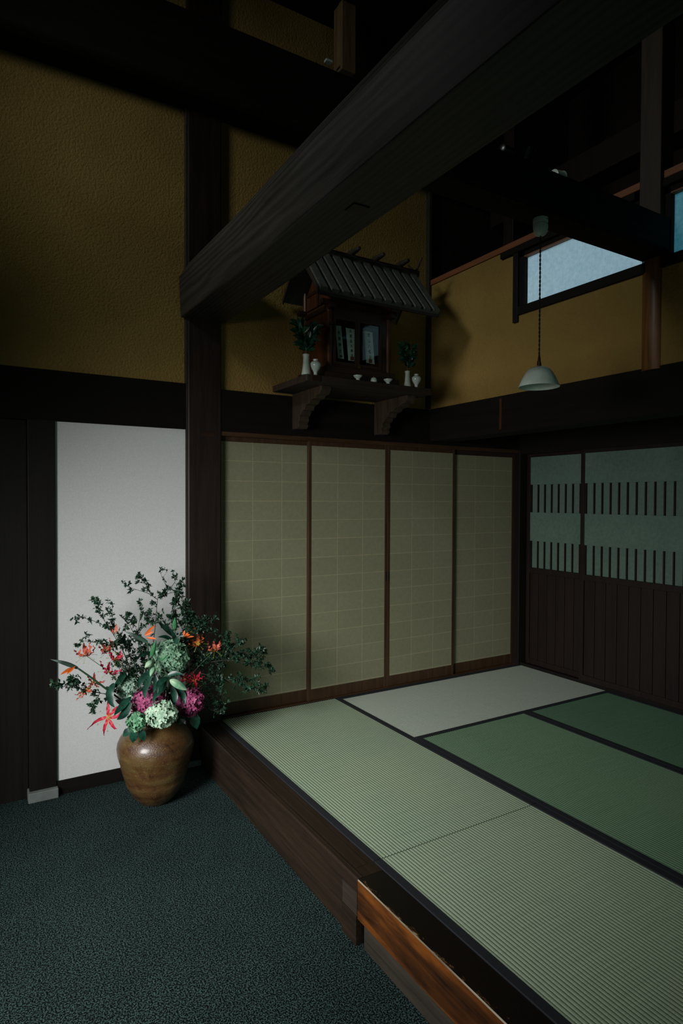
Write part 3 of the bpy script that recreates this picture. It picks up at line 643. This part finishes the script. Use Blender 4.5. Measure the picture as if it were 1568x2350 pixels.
# hydrangeas
def hydrangea(label,px,py,Y,rx,rz_,matn,seed,fl=.0125,leaves=(),dens=1.):
    c=at(px,py,Y); k=(Y*math.cos(YAW)+c.x*math.sin(YAW))/FPX; A=rx*k; Bz=rz_*k
    rng=random.Random(seed); t=thing('hydrangea',label,'flower',c,GF); b=MB()
    fl*=1.25; n=int(dens*4.6*A*Bz*2.2/(fl*fl*1.5)); ga=math.pi*(3-5**.5)
    ax=CR; az=Vector((0,0,1)); ay=ax.cross(az)
    for i in range(n):
        u=1-2*(i+.5)/n; r=(1-u*u)**.5; a=ga*i
        d=ax*(r*math.cos(a))+ay*(r*math.sin(a))+az*u
        lump=1+.10*mnoise.noise(d*3+Vector((seed,0,0)))
        p=c+(ax*(r*math.cos(a)*A)+ay*(r*math.sin(a)*A*.9)+az*(u*Bz))*lump*rng.uniform(.93,1.03)
        nn=(d+rv(rng)*.6).normalized(); s=nn.orthogonal().normalized(); q=nn.cross(s); a0=rng.random()*6.28; f=fl*rng.uniform(.8,1.15)
        for m_ in range(4):
            aa=a0+m_*math.pi/2; e=s*math.cos(aa)+q*math.sin(aa); g=nn.cross(e)
            b.add([p-nn*.001,p+e*f*.45+g*f*.42+nn*f*.10,p+e*f*.98+g*f*.34+nn*f*.18,p+e*f*1.12+nn*f*.10,p+e*f*.98-g*f*.34+nn*f*.18,p+e*f*.45-g*f*.42+nn*f*.10,p+e*f*.6+nn*f*.06],
                  [(0,1,6),(1,2,6),(2,3,6),(3,4,6),(4,5,6),(5,0,6)])
    b.build('florets',M[matn],t,smooth=30)
    MB().lathe([(0,-Bz*.8),(A*.5,-Bz*.62),(A*.8,0),(A*.5,Bz*.62),(0,Bz*.8)],c,16).build('flower_core',M['leafd'],t,smooth=180)
    stem_to(c-az*Bz*.6,.0035,t)
    for (dx,dz,L,Wd) in leaves:
        lb=MB(); base=c+ax*dx*A*.7-az*(Bz*.75); leaf(lb,base,ax*dx+az*dz+VIEW(c)*.3,VIEW(c)+az*.4,L,Wd,.15,.35); lb.build('leaf',M['leafb'],t,smooth=180)
    return t
hydrangea('large sage-green hydrangea head high in the middle of the arrangement',392,1509,3.46,39,42,'hyg',1,.0125)
hydrangea('small pale green hydrangea beside the stem of the long orange bird-of-paradise',295,1580,3.50,24,27,'hyp',2,.0105)
hydrangea('magenta hydrangea on the white-panel side of the jar mouth',341,1612,3.40,37,35,'hym',3,.0115,[(-.7,-.5,.09,.05)])
hydrangea('magenta hydrangea in front of the corner post',435,1610,3.40,31,31,'hym',4,.0115,[(.3,-1,.10,.06),(-.5,-1,.08,.055)])
hydrangea('white-green hydrangea lowest in front, between the two magenta heads',371,1638,3.30,34,28,'hyw',5,.013)
hydrangea('small leafy green-white hydrangea hanging over the shoulder of the jar',313,1657,3.33,19,20,'hyl',6,.0115,[(-.2,-1,.075,.045),(.5,-1,.07,.04),(-.8,-.6,.06,.04)])
# gloriosa lilies: six reflexed wavy petals round a common axis
def petal(L,Wd,th0,th1,wave,seed,hook=0.):
    rng=random.Random(seed); b=MB(); n=12; x=z=0; pos=[]; ph=rng.random()*6; hk=hook*rng.uniform(.4,1.3)*rng.choice((-1,1))
    for i in range(n+1):
        t=i/n; th=R(th0+(th1-th0)*t**.85)
        pos.append((x,z,th)); x+=math.cos(th)*L/n; z+=math.sin(th)*L/n
    for i,(x,z,th) in enumerate(pos):
        t=i/n; w=Wd*(.25+.75*math.sin(math.pi*min(1,t*1.05)**.8))*(1 if t<.92 else .45)*.5
        for j,sg in enumerate((-1,-.5,0,.5,1)):
            wv=wave*abs(sg)*math.sin(t*19+ph+(1.5 if sg>0 else 0))*Wd
            k=len(b.v); b.v.append(Vector((x-math.sin(th)*wv,sg*w+hk*L*t**2.2,z+math.cos(th)*wv+abs(sg)*w*.3))); b.uv[k]=(t,.5+sg*.5)
    for i in range(n):
        for j in range(4): a=i*5+j; b.f.append((a,a+1,a+6,a+5))
    return b
def gloriosa(label,px,py,Y,axis,L,matn,th,seed,np_=6,wd=.26,wave=.32,st=True,hook=.12):
    c=at(px,py,Y); rng=random.Random(seed)
    # axis given in the view: x right, y towards the viewer, z up
    ax=(CR*axis[0]+(-Vector((CF.x,CF.y,0)).normalized())*axis[1]+Vector((0,0,1))*axis[2]).normalized()
    rot=ax.to_track_quat('Z','Y').to_matrix().to_4x4()@Matrix.Rotation(rng.random()*6,4,'Z')
    t=thing('gloriosa_lily',label,'flower',c,GF,mat4=Matrix.Translation(c)@rot); mw=wmat(t)
    for k in range(np_):
        l=L*rng.uniform(.9,1.1); pb=petal(l,l*wd,th[0]+rng.gauss(0,8),th[1]+rng.gauss(0,14),wave,seed*10+k,hook)
        pb.xf(mw@Matrix.Rotation(2*math.pi*k/np_+rng.gauss(0,.1),4,'Z')@Matrix.Translation((.004,0,0))); pb.build('petal',M[matn],t,smooth=180)
    if st:
        sb_=MB()
        for k in range(6):
            a=2*math.pi*(k+.5)/6; d=Vector((math.cos(a),math.sin(a),-.35)); l=L*.7
            e=d*l; sb_.tube([(0,0,0),d*l*.5+Vector((0,0,.002)),e],.0007,4); sb_.tube([e-Vector((-d.y,d.x,0))*.004,e+Vector((-d.y,d.x,0))*.004],.0013,5)
        sb_.xf(mw); sb_.build('stamens',M['sta'],t)
    stem_to(c,.0017,t)
    return t
UP=(.1,.3,.95)
gloriosa('orange-pink flame lily with upswept petals above the long bird-of-paradise beak',197,1504,3.46,(-.15,.25,1),0.075,'gor',(-5,118),11)
gloriosa('orange-pink flame lily high on the white-panel side, below small leafy twigs',249,1493,3.50,(-.2,.3,.9),0.070,'gor',(-5,110),12)
gloriosa('red-pink flame lily just below the high orange-pink one',264,1512,3.47,(.35,.2,.85),0.062,'gre',(-5,95),13)
gloriosa('crimson flame lily in the fork of twigs, without yellow edges',249,1541,3.44,(.4,.1,.8),0.069,'gma',(-10,75),14,5)
gloriosa('salmon flame lily with drooping petals below the bird-of-paradise beak',194,1582,3.45,(-.3,.2,.5),0.065,'gor',(-35,30),15)
gloriosa('orange-red flame lily next to the salmon one',216,1567,3.47,(.5,.3,.8),0.056,'gor',(-10,60),16,5)
gloriosa('wide-open scarlet flame lily hanging lowest beside the jar',249,1646,3.38,(.0,.8,.45),.094,'gre',(-38,78),17,6,.19,.26,True,.55)
gloriosa('half-open orange flame lily bud near the top twigs',263,1453,3.50,(.1,.2,1),0.050,'gor',(30,95),18,4,.3,.2,False)
gloriosa('orange-pink flame lily in front of the paper door edge',493,1493,3.42,(.05,.3,1),0.070,'gor',(0,118),19)
gloriosa('dark orange flame lily in front of the corner post',455,1478,3.44,(-.2,.3,.8),0.069,'gro',(-5,90),20)
gloriosa('pale orange flame lily at the top against the corner post',447,1441,3.46,(.2,.2,.9),0.050,'gro',(-10,70),21)
gloriosa('deep red flame lily above the magenta hydrangea by the post',446,1561,3.42,(.2,.3,.9),0.069,'gre',(-15,60),22,6)
gloriosa('second deep red flame lily tucked beside the big green lily bud',425,1556,3.45,(-.3,.4,.8),0.053,'gma',(-15,70),23,5)
# birds of paradise
def bird(label,beak,sep,Y,rb,via=None):
    b0,b1=[at(p[0],p[1],Y+p[2]) for p in beak]
    t=thing('bird_of_paradise',label,'flower',b1,GF)
    d=(b0-b1); n=14; b=MB(); L=d.length; dn=d.normalized(); s=dn.cross(VIEW(b1)).normalized(); v=s.cross(dn)
    for i in range(n+1):
        q=i/n; r=rb*math.sin(math.pi*min(1,(.12+.88*q)))**.7*(1-q)**.35 if q<1 else 0
        c=b1+d*q+s*(.02*L*math.sin(q*math.pi))
        for j in range(8):
            a=j*math.pi/4; k=len(b.v); b.v.append(c+s*math.cos(a)*r+v*math.sin(a)*r*.5); b.uv[k]=(q,0)
    for i in range(n):
        for j in range(8): b.f.append((i*8+j,i*8+(j+1)%8,(i+1)*8+(j+1)%8,(i+1)*8+j))
    b.build('beak',M['beak'],t,smooth=180)
    for (p,q,w) in sep:
        a=at(p[0],p[1],Y+p[2]); e=at(q[0],q[1],Y+q[2]); sbb=MB(); leaf(sbb,a,e-a,VIEW(a)+Vector((0,0,.3)),(e-a).length,w,.35,-.06)
        sbb.build('sepal',M['bop'],t,smooth=180)
    if via: stem_to(b1,.0055,t,mid=at(*via))
    else: stem_to(b1,.005,t)
bird('long bird-of-paradise flower whose beak points away past the slim dark post',((115,1513,-.05),(178,1533,0)),[((172,1530,0),(137,1550,-.03),.016),((172,1532,0),(146,1541,-.02),.014),((173,1529,-.01),(152,1549,-.05),.014)],3.40,.0125,(232,1572,3.42))
bird('bird-of-paradise flower with raised orange crest above the sage hydrangea',((284,1448,.0),(338,1474,0)),[((331,1458,0),(357,1435,.02),.016),((332,1460,0),(354,1449,-.02),.014),((335,1463,-.01),(360,1467,-.05),.013)],3.44,.014)
bird('bird-of-paradise flower half turned towards the corner post',((424,1470,0),(414,1462,-.04)),[((420,1460,0),(424,1446,0),.012),((421,1460,0),(433,1452,0),.012),((422,1462,0),(446,1461,-.02),.013),((421,1461,0),(438,1456,-.04),.012)],3.42,.008)
# oriental lily stems with buds and strap leaves
def bud_mesh(a,e,r,lobes=3):
    d=e-a; L=d.length; dn=d.normalized(); s=dn.orthogonal().normalized(); v=dn.cross(s); b=MB(); n=14
    for i in range(n+1):
        q=i/n; rr=r*(math.sin(math.pi*(q**.8))**.75+.08*(1-q)) if 0<q<1 else r*.15
        for j in range(18):
            an=j*2*math.pi/18; w=1+.09*math.cos(lobes*2*an); b.v.append(a+d*q+(s*math.cos(an)+v*math.sin(an))*rr*w)
    for i in range(n):
        for j in range(18): b.f.append((i*18+j,i*18+(j+1)%18,(i+1)*18+(j+1)%18,(i+1)*18+j))
    b.f.append(tuple(range(18))); b.f.append(tuple(n*18+j for j in range(18))); return b
def strap(pts,Wd,up):
    c=curve(pts,5); b=MB(); n=len(c)
    for i,p in enumerate(c):
        t=(c[min(i+1,n-1)]-c[max(i-1,0)]).normalized(); s=t.cross(up).normalized(); nn=s.cross(t); q=i/(n-1); w=Wd*.5*(math.sin(math.pi*min(1,(q*.96+.04))**.8)**1.05)
        b.v+=[p+s*w+nn*w*.3,p,p-s*w+nn*w*.3]
    for i in range(n-1):
        a=i*3; b.f+=[(a,a+1,a+4,a+3),(a+1,a+2,a+5,a+4)]
    return b
def lily(label,buds,leaves,top,seed):
    c=at(*top); t=thing('lily_stem',label,'flower',c,GF); stem_to(c,.004,t)
    for (p,q,Y,r,mm) in buds:
        a=at(p[0],p[1],Y); e=at(q[0],q[1],Y-.03); bud_mesh(a,e,r).build('bud',M[mm],t,smooth=180)
        MB().tube([c,c.lerp(a,.5)+Vector((0,0,.005)),a],.002,6).build('bud_stalk',M['stem'],t)
    for (pts,Y,w) in leaves:
        P=[at(x,y,Y-.02*i) for i,(x,y) in enumerate(pts)]
        strap(P,w,VIEW(P[0])+Vector((0,0,.3))).build('leaf',M['leafb'],t,smooth=180)
lily('lily stem with one upright green bud at the very top of the arrangement',[((401,1446),(402,1417),3.46,.0125,'budg')],[([(402,1462),(388,1450),(370,1434),(364,1430)],3.47,.026),([(405,1470),(398,1458),(390,1440)],3.45,.024),([(408,1485),(414,1468),(415,1450)],3.45,.03),([(400,1478),(409,1466),(424,1458)],3.42,.028),([(396,1470),(380,1462),(362,1462)],3.46,.022)],(402,1452,3.46),1)
lily('lily stem with a long green bud and two small white buds beside the sage hydrangea',[((347,1508),(358,1469),3.40,.0115,'budg'),((350,1517),(333,1532),3.36,.0155,'bud'),((354,1530),(345,1552),3.36,.0125,'bud')],[([(350,1545),(338,1570),(332,1590),(334,1604)],3.36,.03),([(356,1550),(358,1572),(352,1590)],3.35,.028),([(345,1540),(325,1560),(318,1582)],3.38,.032),([(352,1500),(336,1500),(320,1508)],3.44,.022)],(352,1512,3.41),2)
lily('lily stem with one large pale bud pointing down towards the post',[((390,1560),(430,1584),3.32,.021,'bud'),((366,1518),(385,1502),3.42,.010,'budg')],[([(388,1556),(372,1562),(362,1575),(362,1592)],3.33,.03),([(385,1550),(402,1545),(420,1548)],3.36,.026),([(380,1560),(372,1580),(356,1598),(352,1614)],3.34,.030),([(392,1575),(402,1600),(398,1620)],3.36,.034),([(400,1570),(420,1596),(424,1618)],3.38,.034)],(384,1552,3.36),3)
lily('leafy lily stem with hanging dark leaves over the white-panel side of the jar',[],[([(262,1568),(252,1590),(256,1612),(264,1624)],3.44,.040),([(300,1600),(285,1616),(270,1632),(262,1642)],3.36,.034),([(300,1612),(284,1640),(268,1652)],3.34,.04),([(290,1545),(272,1566),(262,1580)],3.48,.03),([(296,1606),(278,1612),(264,1606)],3.40,.034),([(330,1575),(322,1598),(318,1612)],3.42,.036),([(392,1640),(404,1652),(410,1660)],3.40,.05),([(404,1632),(424,1642),(430,1655)],3.44,.05)],(300,1590,3.42),4)
# small-leaved branches
def branch(label,mains,seed,dens=1.,L=.020,tw=.07,side=True,root=True):
    """mains: polylines (px,py,Y); the first starts the branch at the jar"""
    rng=random.Random(seed); P0=[at(*q) for q in mains[0]]
    t=thing('leafy_branch',label,'branch',P0[0],GF); st=MB(); lf=MB()
    def cluster(p,d,n,l):
        for k in range(n):
            dd=(d*.7+rv(rng)*.95); leaf(lf,p,dd,rv(rng)+Vector((0,0,.8)),l*rng.uniform(.7,1.2),l*.5*rng.uniform(.8,1.1),.2,rng.uniform(0,.35))
    def twig(p,d,l,r,depth):
        pts=[p]; dd=d.normalized(); n=5
        for i in range(n):
            dd=(dd+rv(rng)*.28+Vector((0,0,.05))).normalized(); pts.append(pts[-1]+dd*l/n)
        st.tube(pts,[r*(1-.12*i) for i in range(n+1)],5)
        if depth>0:
            for i in (2,3,4):
                if rng.random()<.8: twig(pts[i],(dd+rv(rng)*.9).normalized(),l*rng.uniform(.4,.65),r*.6,depth-1)
        cluster(pts[-1],dd,rng.randint(4,6),L)
        for i in (2,3,4):
            if rng.random()<.65*dens: cluster(pts[i],rv(rng),rng.randint(1,3),L*.85)
    for k,mn in enumerate(mains):
        Pm=[at(*q) for q in mn]
        if k==0 and root:
            m=mouthpt(Pm[0]); Pm=[Vector((m.x,m.y,.32)),m]+Pm
        c=curve(Pm,7); n=len(c); r0=.0032 if k==0 else .002
        st.tube(c,[max(.0008,r0*(1-.75*i/n)) for i in range(n)],6)
        s0=14 if (k==0 and root) else 2
        i=s0
        while i<n:
            dd=(c[min(i+1,n-1)]-c[i-1]).normalized()
            if side: twig(c[i],(dd*.8+rv(rng)*.8).normalized(),tw*rng.uniform(.45,1.),.0011,1 if rng.random()<.45 else 0)
            i+=max(1,int(rng.uniform(1,3.2)/dens))
        cluster(c[-1],(c[-1]-c[-2]).normalized(),6,L)
    st.build('twigs',M['twig'],t,smooth=180); lf.build('leaves',M['leafd'],t,smooth=180)
branch('tallest twiggy branch rising in front of the white panel to the corner post',[((352,1500,3.56),(357,1430,3.56),(362,1375,3.56),(366,1372,3.56)),((362,1376,3.56),(340,1362,3.55),(310,1352,3.55),(290,1344,3.54)),((348,1366,3.55),(334,1340,3.56),(322,1324,3.56)),((364,1372,3.56),(382,1352,3.56),(372,1325,3.57),(368,1313,3.57)),((380,1362,3.56),(400,1338,3.58),(404,1322,3.58)),((372,1368,3.56),(398,1360,3.55),(416,1372,3.54),(424,1400,3.53))],31,.55,.019,.045)
branch('thick leafy spray hanging against the corner post high in the arrangement',[((395,1470,3.50),(398,1420,3.50),(405,1380,3.49),(412,1350,3.48)),((402,1400,3.49),(422,1390,3.47),(434,1410,3.46)),((405,1420,3.49),(430,1430,3.46),(450,1430,3.45),(462,1440,3.44))],32,1.7,.021,.06)
branch('twiggy branch reaching up over the flame lilies on the white panel side',[((300,1540,3.55),(280,1490,3.54),(250,1440,3.53),(226,1405,3.52)),((250,1442,3.53),(215,1425,3.52),(182,1415,3.51)),((232,1418,3.52),(228,1400,3.52),(225,1386,3.52)),((262,1458,3.53),(258,1420,3.54),(258,1388,3.54)),((270,1475,3.53),(285,1440,3.55),(300,1425,3.55))],33,.7,.020,.045)
branch('short twig with rounded leaves standing out over the white panel',[((300,1545,3.5),(270,1500,3.49),(230,1478,3.48),(188,1470,3.47))],34,.9,.020,.045)
branch('low twig pointing away to the slim dark post on its stone',[((290,1590,3.46),(240,1592,3.44),(190,1582,3.43),(150,1576,3.42),(134,1576,3.42)),((190,1582,3.43),(172,1570,3.43),(165,1556,3.43)),((230,1590,3.44),(218,1612,3.42),(216,1628,3.42))],35,1.0,.020,.04)
branch('bushy twigs in the middle behind the long green lily bud',[((335,1540,3.60),(320,1490,3.60),(318,1440,3.60),(325,1400,3.60)),((322,1480,3.6),(300,1440,3.6),(294,1425,3.6)),((320,1450,3.6),(340,1425,3.58),(352,1410,3.58))],36,1.1,.020,.06)
branch('dense dark twigs filling the space beside the small pale hydrangea',[((330,1570,3.58),(310,1540,3.58),(300,1510,3.58),(290,1480,3.58)),((310,1550,3.58),(330,1520,3.6),(335,1500,3.6)),((320,1580,3.58),(290,1560,3.57),(272,1530,3.56))],37,1.6,.021,.07)
branch('leafy branch spreading in front of the paper door with long drooping tips',[((430,1540,3.48),(470,1520,3.46),(520,1500,3.42),(548,1470,3.40)),((480,1520,3.46),(530,1515,3.40),(575,1525,3.36),(618,1532,3.34)),((520,1502,3.42),(560,1500,3.4),(585,1508,3.38),(607,1500,3.38)),((460,1545,3.46),(520,1560,3.40),(560,1580,3.37),(605,1582,3.35)),((520,1560,3.4),(550,1562,3.38),(580,1560,3.37)),((500,1510,3.44),(515,1485,3.44),(520,1468,3.44))],38,1.5,.021,.055)
branch('dark bushy branch in front of the corner post beside the deep red lily',[((420,1560,3.52),(450,1530,3.50),(480,1510,3.48),(500,1530,3.46)),((440,1540,3.5),(450,1500,3.5),(470,1480,3.48)),((440,1550,3.5),(480,1560,3.46),(505,1590,3.44)),((430,1520,3.5),(440,1490,3.5),(430,1470,3.5))],39,2.0,.02,.075)
branch('low trailing twig above the corner of the raised floor',[((450,1600,3.46),(475,1625,3.42),(500,1632,3.40),(516,1626,3.39)),((470,1590,3.45),(490,1605,3.43),(505,1612,3.42))],40,.9,.016,.035)
branch('feathery twigs at the top between the green lily bud and the post',[((410,1500,3.46),(430,1470,3.45),(455,1450,3.44),(485,1452,3.43)),((440,1462,3.45),(460,1435,3.44),(486,1424,3.43)),((425,1475,3.46),(420,1445,3.47),(432,1425,3.47))],41,1.3,.015,.05)
branch('dark foliage packed behind the drooping lily leaves above the jar mouth',[((360,1620,3.50),(355,1585,3.50),(350,1555,3.50),(340,1530,3.5)),((358,1600,3.5),(380,1590,3.48),(400,1585,3.46)),((352,1570,3.5),(325,1560,3.5),(308,1548,3.5)),((365,1610,3.5),(395,1615,3.46),(410,1600,3.45))],42,2.4,.022,.06)
